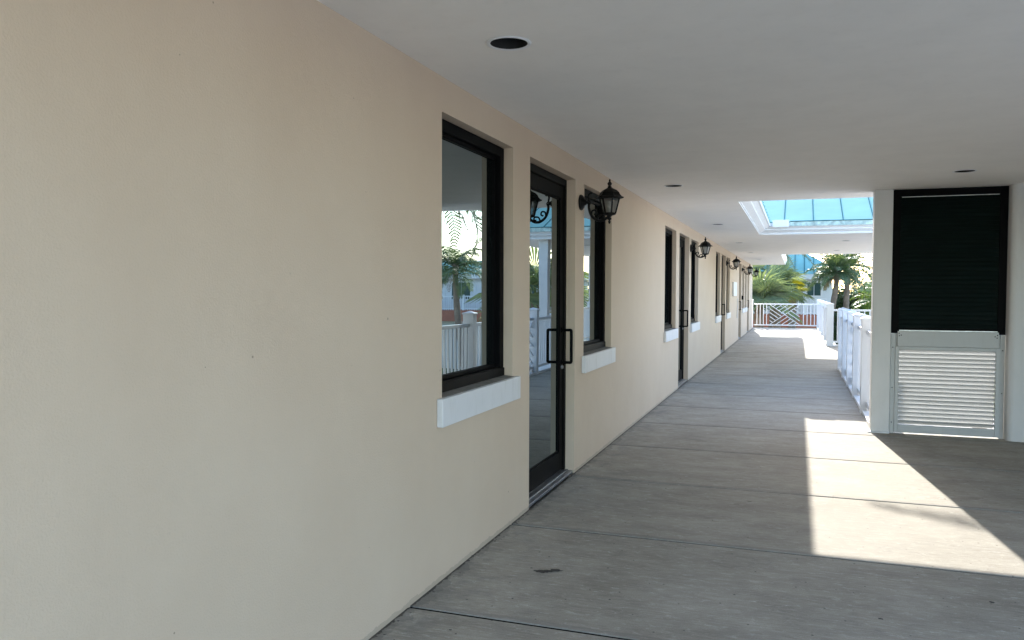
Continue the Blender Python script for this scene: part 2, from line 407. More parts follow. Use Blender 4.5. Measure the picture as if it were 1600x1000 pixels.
def make_window(a, b):
    f = MB(); x0, x1, wd = -.062, -.165, .07
    z0, z1 = ZS+.012, ZT-.004; a += .003; b -= .003
    f.box(x1, x0, a, a+wd, z0, z1); f.box(x1, x0, b-wd, b, z0, z1)
    f.box(x1, x0+.001, a+wd, b-wd, z1-.062, z1); f.box(x1, x0+.001, a+wd, b-wd, z0, z0+.06)
    # inner glazing bead, one step back
    i = .022
    f.box(x1+.002, x0-.030, a+wd, a+wd+i, z0+.06, z1-.062); f.box(x1+.002, x0-.030, b-wd-i, b-wd, z0+.06, z1-.062)
    f.box(x1+.002, x0-.031, a+wd+i, b-wd-i, z1-.062-i, z1-.062); f.box(x1+.002, x0-.031, a+wd+i, b-wd-i, z0+.06, z0+.06+i)
    win = thing('window', (0, a, ZS), None, None); win.parent = bld
    f.build('frame', M['black'], win, bevel=.003)
    MB().box(x0-.02, x0+.008, a+.0015, b-.0015, z0, z0+.052).build('bottom_rail', M['bronze'], win, bevel=.003)
    MB().box(-.118, -.110, a+wd+.01, b-wd-.01, z0+.05, z1-.055).build('pane', M['glass'], win)
    s = MB(); e = .07
    s.box(0.0015, .037, a-e, b+e*.9, ZS-.145, ZS+.004); si_ = s.build('sill', M['sill'], win, bevel=.004)
    s = MB(); s.add([(-.061,a+.001,ZS-.04),(.012,a+.001,ZS-.04),(.012,b-.001,ZS-.04),(-.061,b-.001,ZS-.04),(-.061,a+.001,ZS+.013),(.012,a+.001,ZS+.0065),(.012,b-.001,ZS+.0065),(-.061,b-.001,ZS+.013)], [(0,3,2,1),(4,5,6,7),(0,1,5,4),(1,2,6,5),(2,3,7,6),(3,0,4,7)])
    s.build('sill_ledge', M['ledge'], win)
    return win
for a, b in WIN: make_window(a, b)
def make_door(a, b, lock=True):
    d = thing('door', (0, a, 0), None, None); d.parent = bld
    x0, x1 = -.075, -.17; a += .003; b -= .003; fw = .045
    f = MB(); f.box(x1, x0, a, a+fw, .03, ZT-.004); f.box(x1, x0, b-fw, b, .03, ZT-.004); f.box(x1, x0+.001, a+fw, b-fw, ZT-.06, ZT-.004)
    f.build('frame', M['bronze'], d, bevel=.003)
    l0, l1 = a+fw+.006, b-fw-.006; y1 = x0-.012; y0 = x0-.055; st = .095
    l = MB(); l.box(y0, y1, l0, l0+st, .045, ZT-.066); l.box(y0, y1, l1-st, l1, .045, ZT-.066)
    l.box(y0, y1+.001, l0+st, l1-st, ZT-.17, ZT-.066); l.box(y0, y1+.001, l0+st, l1-st, .045, .20)
    l.box(y0+.004, y1-.012, l0+st, l0+st+.014, .2, ZT-.17); l.box(y0+.004, y1-.012, l1-st-.014, l1-st, .2, ZT-.17)
    l.box(y0+.004, y1-.013, l0+st+.014, l1-st-.014, .2, .214); l.box(y0+.004, y1-.013, l0+st+.014, l1-st-.014, ZT-.184, ZT-.17)
    l.build('leaf', M['black'], d, bevel=.003)
    MB().box(y0+.018, y0+.026, l0+st-.006, l1-st+.006, .195, ZT-.165).build('pane', M['glass'], d)
    yy = l1-st*.5; hx = y1+.085
    h = MB()
    h.tube([(y1-.002, yy, 1.215), (hx-.008, yy, 1.215), (hx-.002, yy, 1.213), (hx, yy, 1.207), (hx, yy, .953), (hx-.002, yy, .947), (hx-.008, yy, .945), (y1-.002, yy, .945)], .0125, 10)
    h.lathe([(0, y1), (.022, y1), (.022, y1+.008), (.0, y1+.008)], (yy, 1.215), 14, 'x'); h.lathe([(0, y1), (.022, y1), (.022, y1+.008), (.0, y1+.008)], (yy, .945), 14, 'x')
    h.build('handle', M['black'], d, smooth=False)
    k = MB().lathe([(.0, y1+.014), (.012, y1+.014), (.017, y1+.008), (.017, y1-.002)], (yy+.005, .905), 16, 'x'); k.build('lock', M['alu'], d, smooth=True)
    t = MB(); t.box(-.19, -.012, a-.001, b+.001, -.004, .022); t.box(-.17, -.05, a, b, .0225, .032)
    t.build('threshold', M['alu'], d, bevel=.004)
    return d
for a, b in DOOR: make_door(a, b)
# notice plate, conduit and keypad at the far end of the wall
o = MB().box(.0005, .05, 24.02, 25.28, 1.42, 1.83); nb = o.build('notice_board', M['bwall'], None, bevel=.006)
tag(nb, 'pale flat board fixed to the wall beyond the third doorway', 'board')
MB().tube([(.02, 26.0, .72), (.02, 26.0, 1.34)], .014, 8).build('conduit', M['column'], bld)
o = MB(); o.box(.0005, .045, 28.30, 28.42, 1.28, 1.42); o.box(.045, .055, 28.31, 28.41, 1.30, 1.40)
tag(o.build('keypad', M['black'], None, bevel=.004), 'small black keypad on the wall beside the fourth door', 'keypad')

# ------------------------------------------------------------ wall lanterns
def make_lantern():
    L = thing('wall_lantern', (0, 0, 0), 'black cast wall lantern nearest the camera, right of the nearest glass door', 'wall lantern', 'black wall lanterns along the gallery')
    zc = 0.0
    p = MB().lathe([(.0, .002), (.066, .002), (.068, .010), (.060, .022), (.045, .032), (.028, .040), (.022, .055), (.0, .058)], (0, zc), 28, 'x')
    p.build('wall_plate', M['lampblack'], L, smooth=True)
    a = MB()
    def arc(pts, r, n=8):
        # Catmull-Rom through points
        P = [Vector((x, 0, z)) for x, z in pts]; out = []
        for i in range(len(P)-1):
            p0, p1, p2, p3 = P[max(i-1, 0)], P[i], P[i+1], P[min(i+2, len(P)-1)]
            for k in range(6):
                t = k/6; out.append(.5*((2*p1)+(-p0+p2)*t+(2*p0-5*p1+4*p2-p3)*t*t+(-p0+3*p1-3*p2+p3)*t**3))
        out.append(P[-1]); a.tube(out, r, n)
    arc([(.05, .0), (.075, -.01), (.078, -.055), (.10, -.115), (.15, -.155), (.205, -.155), (.245, -.125)], .0115)
    arc([(.06, .0), (.074, .02), (.070, .055), (.088, .078), (.10, .066)], .0085)
    arc([(.10, -.115), (.105, -.075), (.135, -.07), (.142, -.095), (.122, -.105)], .0075)
    arc([(.15, -.15), (.165, -.118), (.2, -.115), (.205, -.14), (.185, -.142)], .0075)
    arc([(.075, .015), (.09, .0), (.078, -.03)], .006)
    a.build('scroll_arm', M['lampblack'], L, smooth=True)
    cx = .255; z0 = -.115
    b = MB()
    b.lathe([(.0, z0-.075), (.006, z0-.07), (.012, z0-.055), (.007, z0-.043), (.018, z0-.035), (.018, z0-.025), (.010, z0-.018), (.022, z0-.004), (.05, z0+.004), (.056, z0+.012), (.0, z0+.013)], (cx, 0), 18)
    b.build('base_finial', M['lampblack'], L, smooth=True)
    zb, zt, rb, rtp = z0+.010, z0+.145, .052, .085
    c = MB(); c.lathe([(rb, zb), (rb+.004, zb+.010), (rb-.012, zb+.012), (rb-.014, zb)], (cx, 0), 6)
    for k in range(6):
        t = math.pi*k/3; q = Vector((math.cos(t), math.sin(t), 0))
        c.bar(Vector((cx, 0, zb+.004))+q*rb, Vector((cx, 0, zt))+q*rtp, .011, .011, q)
    c.lathe([(rtp+.002, zt-.010), (rtp+.006, zt), (rtp-.012, zt), (rtp-.012, zt-.010)], (cx, 0), 6)
    c.build('cage', M['lampblack'], L)
    MB().lathe([(rb-.006, zb+.006), (rtp-.006, zt-.004)], (cx, 0), 6).build('glass_pane', M['lampglass'], L)
    MB().lathe([(.0, zb+.012), (.012, zb+.012), (.012, zb+.05), (.016, zb+.06), (.018, zb+.08), (.010, zb+.105), (0, zb+.112)], (cx, 0), 12).build('bulb', M['ceiling'], L, smooth=True)
    r = MB(); r.lathe([(.0, zt-.001), (.118, zt-.004), (.124, zt+.004), (.104, zt+.012), (.088, zt+.030), (.082, zt+.045), (.060, zt+.066), (.030, zt+.080), (.018, zt+.088), (.0, zt+.089)], (cx, 0), 6)
    r.build('roof_cap', M['lampblack'], L)
    MB().lathe([(.016, zt+.085), (.018, zt+.095), (.010, zt+.100), (.017, zt+.110), (.020, zt+.122), (.010, zt+.135), (.006, zt+.140), (.009, zt+.148), (.006, zt+.156), (0, zt+.160)], (cx, 0), 14).build('top_finial', M['lampblack'], L, smooth=True)
    return L
lan = make_lantern()
LLAB = ['black cast wall lantern nearest the camera, right of the nearest glass door',
        'black wall lantern second from the camera, beside the second doorway along the wall',
        'black wall lantern third from the camera, beside the third doorway along the wall',
        'small far black wall lantern, fourth from the camera, last but one on the wall',
        'farthest black wall lantern, seen against the palms past the wall end']
for i, y in enumerate((6.72, 14.29, 21.86, 28.27, 32.98)):
    o = lan if i == 0 else copy_tree(lan)
    o.location = (0, y, 2.295); o['label'] = LLAB[i]

# ------------------------------------------------------------ recessed ceiling lamps
def make_can():
    L = thing('recessed_light', (0, 0, 0), 'x', 'ceiling light', 'round recessed lights in the white ceiling')
    t = MB().lathe([(RL+.014, -.001), (RL+.013, -.005), (RL+.002, -.006), (RL-.004, -.003)], (0, 0), 40); t.build('trim_ring', M['trim'], L, smooth=True)
    c = MB().lathe([(RL-.0035, -.0025), (RL-.005, .012), (RL-.006, .14), (0, .145)], (0, 0), 40); c.build('dark_can', M['can'], L, smooth=True)
    l = MB().lathe([(.0, .075), (.03, .078), (.045, .1), (.05, .12), (.0, .13)], (0, 0), 24); l.build('bulb', M['can'], L, smooth=True)
    return L
can = make_can()
CLAB = ['round recessed light nearest the camera, above the first window in the white ceiling', 'recessed light second along the wall side, just beyond the nearest lantern',
        'recessed light third along the wall side, above the second lantern', 'recessed light fourth along the wall side, past the roof opening',
        'recessed light fifth along the wall side, a faint sliver far down the ceiling', 'farthest recessed light of the wall side row, in the narrow strip of ceiling',
        'recessed light in the ceiling above the dark louvred shutter', 'recessed light on the right half of the ceiling just past the roof opening',
        'farthest recessed light on the right half of the ceiling, near its far edge']
for i, (x, y) in enumerate(LIGHTS):
    o = can if i == 0 else copy_tree(can)
    o.location = (x, y, H); o['label'] = CLAB[i]

# ------------------------------------------------------------ walkway floor
fl = MB()
def slab(x0, x1, y0, y1): fl.box(x0, x1, y0, y1, -.03, 0)
j0 = JY0-7*JP; G = .024
k = 0; yend = 36.6
while True:
    y0 = j0+k*JP; y1 = y0+JP
    if y0 > yend: break
    ya, yb = y0+G/2, min(y1-G/2, yend)
    x1 = XR if y1 < 9.6 else 2.86
    if y0 < 9.7 < y1:
        slab(-.19, 2.86, ya, yb); slab(2.862, XR, ya, 9.75)
    elif 17.2 < y0 < 24.5: slab(-.19, 2.86, ya, yb); slab(2.866, XB, ya, yb)
    else: slab(-.19, x1, ya, yb)
    k += 1
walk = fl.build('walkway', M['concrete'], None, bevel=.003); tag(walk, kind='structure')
sb = MB(); sb.box(-.2, XR-.01, -7, 9.72, -.30, -.006); sb.box(-.2, 2.85, 9.72, 36.58, -.30, -.006); sb.box(2.85, XB, 17.1, 24.75, -.30, -.006)
tag(sb.build('walkway_slab', M['joint'], None), kind='structure')
# loose flat stains
def blob(cx, cy, rx, ry, z, seed, name='floor_stain'):
    rr = random.Random(seed); n = 22; vs = [(cx, cy, z)]
    for i in range(n):
        t = 2*math.pi*i/n; q = .75+.45*rr.random(); vs.append((cx+rx*q*math.cos(t), cy+ry*q*math.sin(t), z))
    return vs, [(0, 1+i, 1+(i+1) % n) for i in range(n)]
sm_ = MB()
for (x, y, rx, ry, s) in ((.46, 4.17, .045, .022, 1), (.495, 4.19, .03, .016, 12), (.53, 4.215, .035, .020, 2), (.90, 3.9, .006, .006, 3), (2.69, 4.51, .014, .012, 4), (.30, 3.30, .007, .006, 5), (.34, 3.27, .005, .005, 6), (.44, 3.75, .006, .006, 7), (1.45, 6.1, .02, .008, 8), (2.15, 4.1, .012, .009, 9)):
    sm_.add(*blob(x, y, rx, ry, .003, s))
rr = random.Random(9)
for k in range(46):
    y = rr.uniform(2.9, 7.5); q = rr.uniform(.003, .009); sm_.add(*blob(.006+abs(rr.gauss(0, .02)), y, q, q*rr.uniform(.6, 1.6), .004, 50+k))
for k in range(26):
    q = rr.uniform(.003, .007); sm_.add(*blob(rr.uniform(.1, 3.2), rr.uniform(2.9, 7), q, q, .0035, 150+k))
tag(sm_.build('floor_stain', M['stain'], walk), None)

# ------------------------------------------------------------ shutter bay
YC = 9.62
def column(x0, x1, y0, y1, z0, z1, label, plinth=True, group=None):
    t = thing('column', ((x0+x1)/2, (y0+y1)/2, z0), label, 'column', group)
    MB().box(x0, x1, y0, y1, z0+.012, z1).build('shaft', M['column'], t, bevel=.006)
    if plinth: MB().box(x0-.03, x1+.0, y0-.02, y1+.03, z0, z0+.012).build('base_plate', M['trim'], t, bevel=.002)
    return t
column(2.54, 2.727, YC, YC+.19, 0, H, 'square white column at the left edge of the dark shutter')
pl = thing('column', (4.2, 9.6, 0), 'broad rounded white pilaster cut by the right edge of the picture', 'column')
pb = MB(); pts = [(3.822, 9.82), (3.822, 9.60)]
for i in range(7):
    t = math.pi+i/6*math.pi/2; pts.append((3.882+.06*math.cos(t), 9.56+.06*math.sin(t)))
pts += [(6.5, 9.50), (6.5, 9.82)]
n = len(pts); pb.add([(x, y, z) for z in (.004, H) for x, y in pts], [(i, (i+1) % n, n+(i+1) % n, n+i) for i in range(n)])
pb.build('shaft', M['column'], pl)
# dark shutter
ds = thing('louvred_shutter', (3.27, YC, 1.09), 'tall dark green black louvred shutter between two white columns', 'shutter')
x0, x1, z0, z1 = 2.730, 3.819, 1.094, H-.004; yf = YC+.03
f = MB(); f.box(x0, x0+.075, yf, yf+.045, z0, z1); f.box(x1-.075, x1, yf, yf+.045, z0, z1)
f.box(x0+.075, x1-.075, yf+.001, yf+.045, z1-.075, z1); f.box(x0+.075, x1-.075, yf+.001, yf+.045, z0, z0+.055)
f.build('frame', M['black'], ds, bevel=.003)
s = MB(); zz = z0+.06; ph = .0475
while zz < z1-.085:
    s.add([(x0+.075, yf+.004, zz), (x1-.075, yf+.004, zz), (x1-.075, yf+.032, zz+ph+.012), (x0+.075, yf+.032, zz+ph+.012),
           (x0+.075, yf+.010, zz-.002), (x1-.075, yf+.010, zz-.002), (x1-.075, yf+.038, zz+ph+.010), (x0+.075, yf+.038, zz+ph+.010)],
          [(0,1,2,3),(7,6,5,4),(0,4,5,1),(3,2,6,7)]); zz += ph
s.build('louvres', M['shutter'], ds)
MB().box(x0+.075, x1-.075, yf+.0392, yf+.043, z0+.05, z1-.07).build('backing_panel', M['shutter'], ds)
MB().box(x0+.085, x1-.085, yf-.006, yf+.003, z1-.085, z1-.079).build('top_rod', M['steelrod'], ds)
# white vent panel under it
vp = thing('vent_panel', (3.27, YC, 0), 'white metal louvred vent panel below the dark shutter', 'vent')
yv = YC+.028
h = MB(); h.box(2.795, 3.755, yv-.020, yv+.02, .955, 1.118); h.build('header_plate', M['vent'], vp, bevel=.003)
MB().box(2.81, 3.74, yv-.024, yv-.014, 1.121, 1.131).build('header_rod', M['steelrod'], vp)
f = MB()
f.box(2.731, 2.7752, yv+.004, yv+.03, .0, 1.09); f.box(3.7748, 3.819, yv+.004, yv+.03, .0, 1.09); f.box(2.74, 3.81, yv+.021, yv+.032, .94, 1.092)
f.box(2.776, 2.815, yv-.006, yv+.03, .014, .952); f.box(3.735, 3.774, yv-.006, yv+.03, .014, .952)
f.box(2.8155, 3.7345, yv-.006, yv+.03, .014, .098); f.box(2.8155, 3.7345, yv-.006, yv+.03, .915, .952)
f.build('frame', M['vent'], vp, bevel=.003)
s = MB(); zz = .104; ph = .0455; rr = random.Random(3)
while zz < .905:
    j = rr.uniform(-.0015, .0015)
    # each slat hangs down to the outside, rolled lip on the inner edge
    pr = [(yv+.006, zz+ph*.98), (yv+.000, zz+ph*.92), (yv+.004, zz+ph*.80), (yv+.052, zz-.006+j), (yv+.054, zz-.004+j), (yv+.008, zz+ph*.86), (yv+.0085, zz+ph)]
    n = len(pr); n0 = len(s.v)
    for xx in (2.8157, 3.7343):
        for (yy, zv) in pr: s.v.append((xx, yy, zv))
    for i in range(n): s.f.append((n0+i, n0+(i+1) % n, n0+n+(i+1) % n, n0+n+i))
    zz += ph
s.build('slats', M['vent'], vp)
for i, (x, z) in enumerate(((2.808, 1.095), (2.83, 1.075), (2.812, 1.068), (3.742, 1.09), (3.72, 1.075), (3.738, 1.062), (2.752, .94), (2.752, .5), (2.752, .12), (3.797, .93), (3.797, .48))):
    yy = yv-.0215 if i < 6 else yv+.0025; sc = MB(); n = 10; r_ = .006
    sc.v = [(x, yy-.003, z)]+[(x+r_*math.cos(2*math.pi*k/n), yy, z+r_*math.sin(2*math.pi*k/n)) for k in range(n)]
    sc.f = [(0, 1+(k+1) % n, 1+k) for k in range(n)]
    sc.build('screw', M['black'], vp)

# ------------------------------------------------------------ railings
def post(mb, x, y, wx=.15, wy=.15, h=1.22):
    mb.box(x-wx/2, x+wx/2, y-wy/2, y+wy/2, .0, h-.03)
    a, b = wx/2+.012, wy/2+.012
    mb.add([(x-a,y-b,h-.03),(x+a,y-b,h-.03),(x+a,y+b,h-.03),(x-a,y+b,h-.03),(x-a,y-b,h-.01),(x+a,y-b,h-.01),(x+a,y+b,h-.01),(x-a,y+b,h-.01),(x,y,h+.022)],
           [(0,3,2,1),(0,1,5,4),(1,2,6,5),(2,3,7,6),(3,0,4,7),(4,5,8),(5,6,8),(6,7,8),(7,4,8)])
def bay(par, p, q, pattern, first_rails=True):
    # p,q: (x,y) ends; pattern 'bars' or 'lattice'
    p, q = Vector((p[0], p[1], 0)), Vector((q[0], q[1], 0)); L = (q-p).length; d = (q-p)/L
    zt, zb = 1.03, .13
    t = MB(); t.bar(p+Vector((0, 0, zt)), q+Vector((0, 0, zt)), .055, .05); t.build('top_rail', M['rail'], par, bevel=.004)
    b = MB(); b.bar(p+Vector((0, 0, zb)), q+Vector((0, 0, zb)), .045, .05); b.build('bottom_rail', M['rail'], par, bevel=.004)
    lo, hi = zb+.025, zt-.025
    if pattern == 'bars':
        n = max(1, int(round(L/.135))); 
        for i in range(1, n):
            c = p+d*(L*i/n); m_ = MB(); m_.bar(c+Vector((0, 0, lo)), c+Vector((0, 0, hi)), .032); m_.build('baluster', M['rail'], par)
    else:
        m_ = MB(); U = lambda u, v: p+d*(L*u)+Vector((0, 0, lo+(hi-lo)*v))
        seg = [((0, 1), (1, 0)), ((0, 0), (1, 1))]
        c = .2
        while c < .98:
            seg.append(((0, 1-c), ((1-c)/2, (1-c)/2))); seg.append((((1-c)/2, 1-(1-c)/2), (1-c, 1)))
            seg.append((((1+c)/2, (1+c)/2), (1, c))); seg.append((((1+c)/2, 1-(1+c)/2), (c, 0)))
            c += .2
        e = .002
        for i, (a, b2) in enumerate(seg):
            nrm = d.cross(Vector((0, 0, 1)))
            off = nrm*(e*(1 if i == 0 else -1 if i == 1 else 0))
            m_.bar(U(*a)+off, U(*b2)+off, .024, .030 if i < 2 else .026, nrm)
        m_.build('lattice', M['rail'], par)
RXC = 2.625
def rail_run(label, pts, pats, group, posts=None, wx=.17):
    t = thing('railing', (pts[0][0], pts[0][1], 0), label, 'railing', group)
    for i, (x, y) in enumerate(posts if posts is not None else pts):
        m_ = MB(); post(m_, x, y, wx, .13); m_.build('post', M['rail'], t, bevel=.004)
    for i in range(len(pts)-1):
        bay(t, pts[i], pts[i+1], pats[i % len(pats)])
    return t
G1 = 'white walkway railings'
r = rail_run('white railing running away from the column along the right edge of the walkway',
         [(RXC, 9.83), (RXC, 11.15), (RXC, 12.75), (RXC, 14.2), (RXC, 15.68), (RXC, 17.2)], ['bars', 'bars', 'lattice', 'bars', 'lattice'], G1,
         [(RXC, 11.15), (RXC, 12.75), (RXC, 14.2), (RXC, 15.68), (RXC, 17.2)])
kb = MB(); kb.box(RXC-.07, RXC+.2, 9.83, 17.28, .001, .045); kb.build('kerb', M['rail'], r, bevel=.004)
br = MB()
for yy in (11.15, 12.75, 14.2, 15.68): br.box(RXC-.02, RXC+.03, yy-.16, yy-.07, .0455, .12)
br.build('foot_bracket', M['column'], r)
rail_run('white railing on the near side of the side landing', [(RXC+.1, 17.22), (4.12, 17.22)], ['lattice'], G1, [(4.12, 17.22)])
rail_run('white railing on the far side of the side landing, behind the posts', [(RXC+.1, 24.66), (4.12, 24.66)], ['bars'], G1, [(4.12, 24.66)])
rail_run('white railing closing the outer end of the side landing', [(4.12, 17.3), (4.12, 19.7), (4.12, 22.2), (4.12, 24.6)], ['bars', 'lattice'], G1, [(4.12, 19.7), (4.12, 22.2)])
r = rail_run('sunlit white railing along the far right edge of the walkway beyond the side bridge', [(2.66, 24.68), (2.66, 27.25), (2.66, 30.0), (2.66, 32.8), (2.66, 36.3)], ['bars', 'lattice', 'bars'], G1, [(2.66, 24.68), (2.66, 27.25), (2.66, 30.0), (2.66, 32.8), (2.66, 36.3)], .19)
MB().box(2.58, 2.84, 24.6, 36.4, .001, .045).build('kerb', M['rail'], r, bevel=.004)
rail_run('white end railing across the walkway with a crossed lattice panel in its middle', [(.02, 36.3), (.68, 36.3), (1.89, 36.3), (2.62, 36.3)], ['bars', 'lattice', 'bars'], G1, [(-.06, 36.3)], .1)
column(3.10, 3.29, 16.62, 16.81, 0, H, 'white column at the near corner of the side landing, just behind the shutter column', True)
column(4.02, 4.21, 24.85, 25.04, 0, H, 'white column at the far outer corner of the side landing', True)
lw = MB(); lw.box(6.3, 6.5, 4.4, 9.497, 0.002, H-.002)
tag(lw.build('side_wall', M['column'], None), 'plain pale side wall closing the gallery lobby beyond the right edge', 'wall')
# ------------------------------------------------------------ ground
g = MB()
n = 0
g.add([(-1500,-1500,-3.62),(1500,-1500,-3.62),(1500,2500,-3.62),(-1500,2500,-3.62)], [(0,1,2,3)])
tag(g.build('ground', M['grass'], None), kind='structure')
g = MB(); g.add([(-90,-60,-3.612),(90,-60,-3.612),(90,38,-3.612),(-90,38,-3.612)], [(0,1,2,3)]); g.add([(-8,62,-3.612),(60,62,-3.612),(60,90,-3.612),(-8,90,-3.612)], [(0,1,2,3)])
tag(g.build('paved_court', M['paving'], None), kind='structure')
g = MB(); g.add([(-60,90.1,-3.608),(160,90.1,-3.608),(160,104,-3.608),(-60,104,-3.608)], [(0,1,2,3)])
tag(g.build('road', M['asphalt'], None), kind='structure')

# ------------------------------------------------------------ vegetation
def frond(mb, base, az, el, L, droop, nl=26, ll=.45, lw=.045, rnd=random, hang=.5):
    d = Vector((math.cos(az), math.sin(az), 0)); side = Vector((-math.sin(az), math.cos(az), 0))
    pts = []; p = Vector(base); e = el; st = L/10; tw = rnd.uniform(-.25, .25)
    for i in range(11):
        pts.append(p.copy()); dr = d*math.cos(e)+Vector((0, 0, math.sin(e))); p = p+dr*st; e -= droop/10*(.5+i/10)
    mb.tube(pts, [.022*(1-i/12) for i in range(11)], 4, False)
    for k in range(nl):
        t = .12+.88*k/nl; f = t*10; i = min(int(f), 9); q = pts[i].lerp(pts[i+1], f-i)
        dr = (pts[i+1]-pts[i]).normalized(); upn = side.cross(dr).normalized()
        if upn.z < 0: upn = -upn
        s_ = math.sin(math.pi*min(1, t*.8+.22)); l_ = ll*(s_*.75+.25)*rnd.uniform(.85, 1.12)
        for sg in (1, -1):
            dl = (side*sg*.85+dr*.55+upn*rnd.uniform(-.05, .35)+side*tw*.2).normalized()
            m1 = q+dl*l_*.5; tip = q+(dl+Vector((0, 0, -hang*rnd.uniform(.5, 1.3)))).normalized()*l_
            wv = dr*lw*.5
            mb.add([q-wv*.6, q+wv*.6, m1+wv, m1-wv, tip], [(0, 1, 2, 3), (3, 2, 4)])
def palm_tree(x, y, zc, L=2.2, nf=20, label='', name='palm_tree', lean=(0, 0), tr=.15, ll=.5, seed=1, leafmat='palm', droop=1.5, zg=-3.6, group=None, lw=.05, up0=1.3, hang=.5, azs=None, nl=30):
    rnd = random.Random(seed); t = thing(name, (x-lean[0], y-lean[1], zg), label, 'palm tree', group)
    pts = []; rs = []
    K = 26
    for i in range(K+1):
        u = i/K; pts.append((x-lean[0]*(1-u)**1.6, y-lean[1]*(1-u)**1.6, zg+(zc-zg)*u)); rs.append(tr*(1.15-.4*u)*(1+.07*(i % 2)))
    MB().tube(pts, rs, 10).build('trunk', M['trunk'], t, smooth=False)
    sh = MB()
    for k in range(8):
        a = k*2.4; sh.bar((x+.05*math.cos(a), y+.05*math.sin(a), zc-.15), (x+.16*math.cos(a), y+.16*math.sin(a), zc+.35), .09, .05)
    sh.build('leaf_base', M['trunk'], t)
    c = MB()
    for k in range(nf):
        az = k*2.39996+rnd.uniform(-.2, .2) if azs is None else azs[k % len(azs)]+rnd.uniform(-.3, .3)
        u = (k+.5)/nf; el = up0-u*1.75+rnd.uniform(-.12, .12)
        frond(c, (x, y, zc+.12), az, el, L*rnd.uniform(.85, 1.1)*(1-.15*(1-u)), droop*rnd.uniform(.7, 1.2), nl, ll, lw, rnd, hang)
    c.build('crown', M[leafmat], t)
    for k in range(3):
        c = MB(); frond(c, (x, y, zc+.02), rnd.uniform(0, 6.28), -.55, L*.62, .9, 16, ll*.7, lw*.7, rnd, 1.1)
        o = c.build('dead_frond', M['dead'], t); o['label'] = 'dry brown hanging frond'
    return t
def fan_leaf(mb, base, az, el, pet, rad, nseg=34, spread=2.7, rnd=random, roll=None):
    d = Vector((math.cos(az)*math.cos(el), math.sin(az)*math.cos(el), math.sin(el))); side = d.cross(Vector((0, 0, 1))).normalized(); upn = side.cross(d).normalized()
    hub = Vector(base)+d*pet; mb.tube([base, hub], [.03, .018], 4, False)
    tilt = rnd.uniform(-.5, .1); d2 = (d+Vector((0, 0, -1))*(.35+.3*rnd.random())).normalized(); upn = side.cross(d2).normalized()
    rl = rnd.uniform(-.5, .5) if roll is None else roll
    s2 = side*math.cos(rl)+upn*math.sin(rl); u2_ = upn*math.cos(rl)-side*math.sin(rl)
    for k in range(nseg):
        t = (k/(nseg-1)-.5)*2*spread; dr = d2*math.cos(t)+s2*math.sin(t); L = rad*(.82+.18*math.cos(t))*rnd.uniform(.93, 1.05)
        pr = (dr.cross(u2_)).normalized(); w_ = spread*2/nseg*rad*.22
        fold = u2_*(w_*.9)
        m1 = hub+dr*L*.58+u2_*.10*rad*math.cos(t*2)*.3; tip = hub+dr*L+Vector((0, 0, -1))*L*rnd.uniform(.04, .16)
        mb.add([hub, m1-pr*w_+fold, m1, m1+pr*w_+fold, tip], [(0, 1, 2), (0, 2, 3), (1, 4, 2), (2, 4, 3)])
def fan_palm(x, y, zc, rad, n, label, seed, zg=-3.6, pet=1.1, tr=.2, yellow=(), group=None, azc=None):
    rnd = random.Random(seed); t = thing('fan_palm', (x, y, zg), label, 'palm tree', group)
    MB().tube([(x, y, zg+(zc-zg)*i/12) for i in range(13)], [tr*(1+.1*(i % 2)) for i in range(13)], 10).build('trunk', M['trunk'], t)
    c = MB()
    for k in range(n):
        u = (k+.5)/n; az = k*2.39996+rnd.uniform(-.25, .25); el = 1.35-u*1.55+rnd.uniform(-.1, .1)
        fan_leaf(c, (x, y, zc), az, el, pet*rnd.uniform(.8, 1.2), rad*rnd.uniform(.85, 1.1), 28, 2.5, rnd)
    c.build('crown', M['fan'], t)
    for (az, el) in yellow:
        c = MB(); fan_leaf(c, (x, y, zc), az, el, pet*1.15, rad*.85, 30, 1.3, rnd); o = c.build('dying_leaf', M['fanyellow'], t)
        o['label'] = 'yellowing fan leaf'
    return t
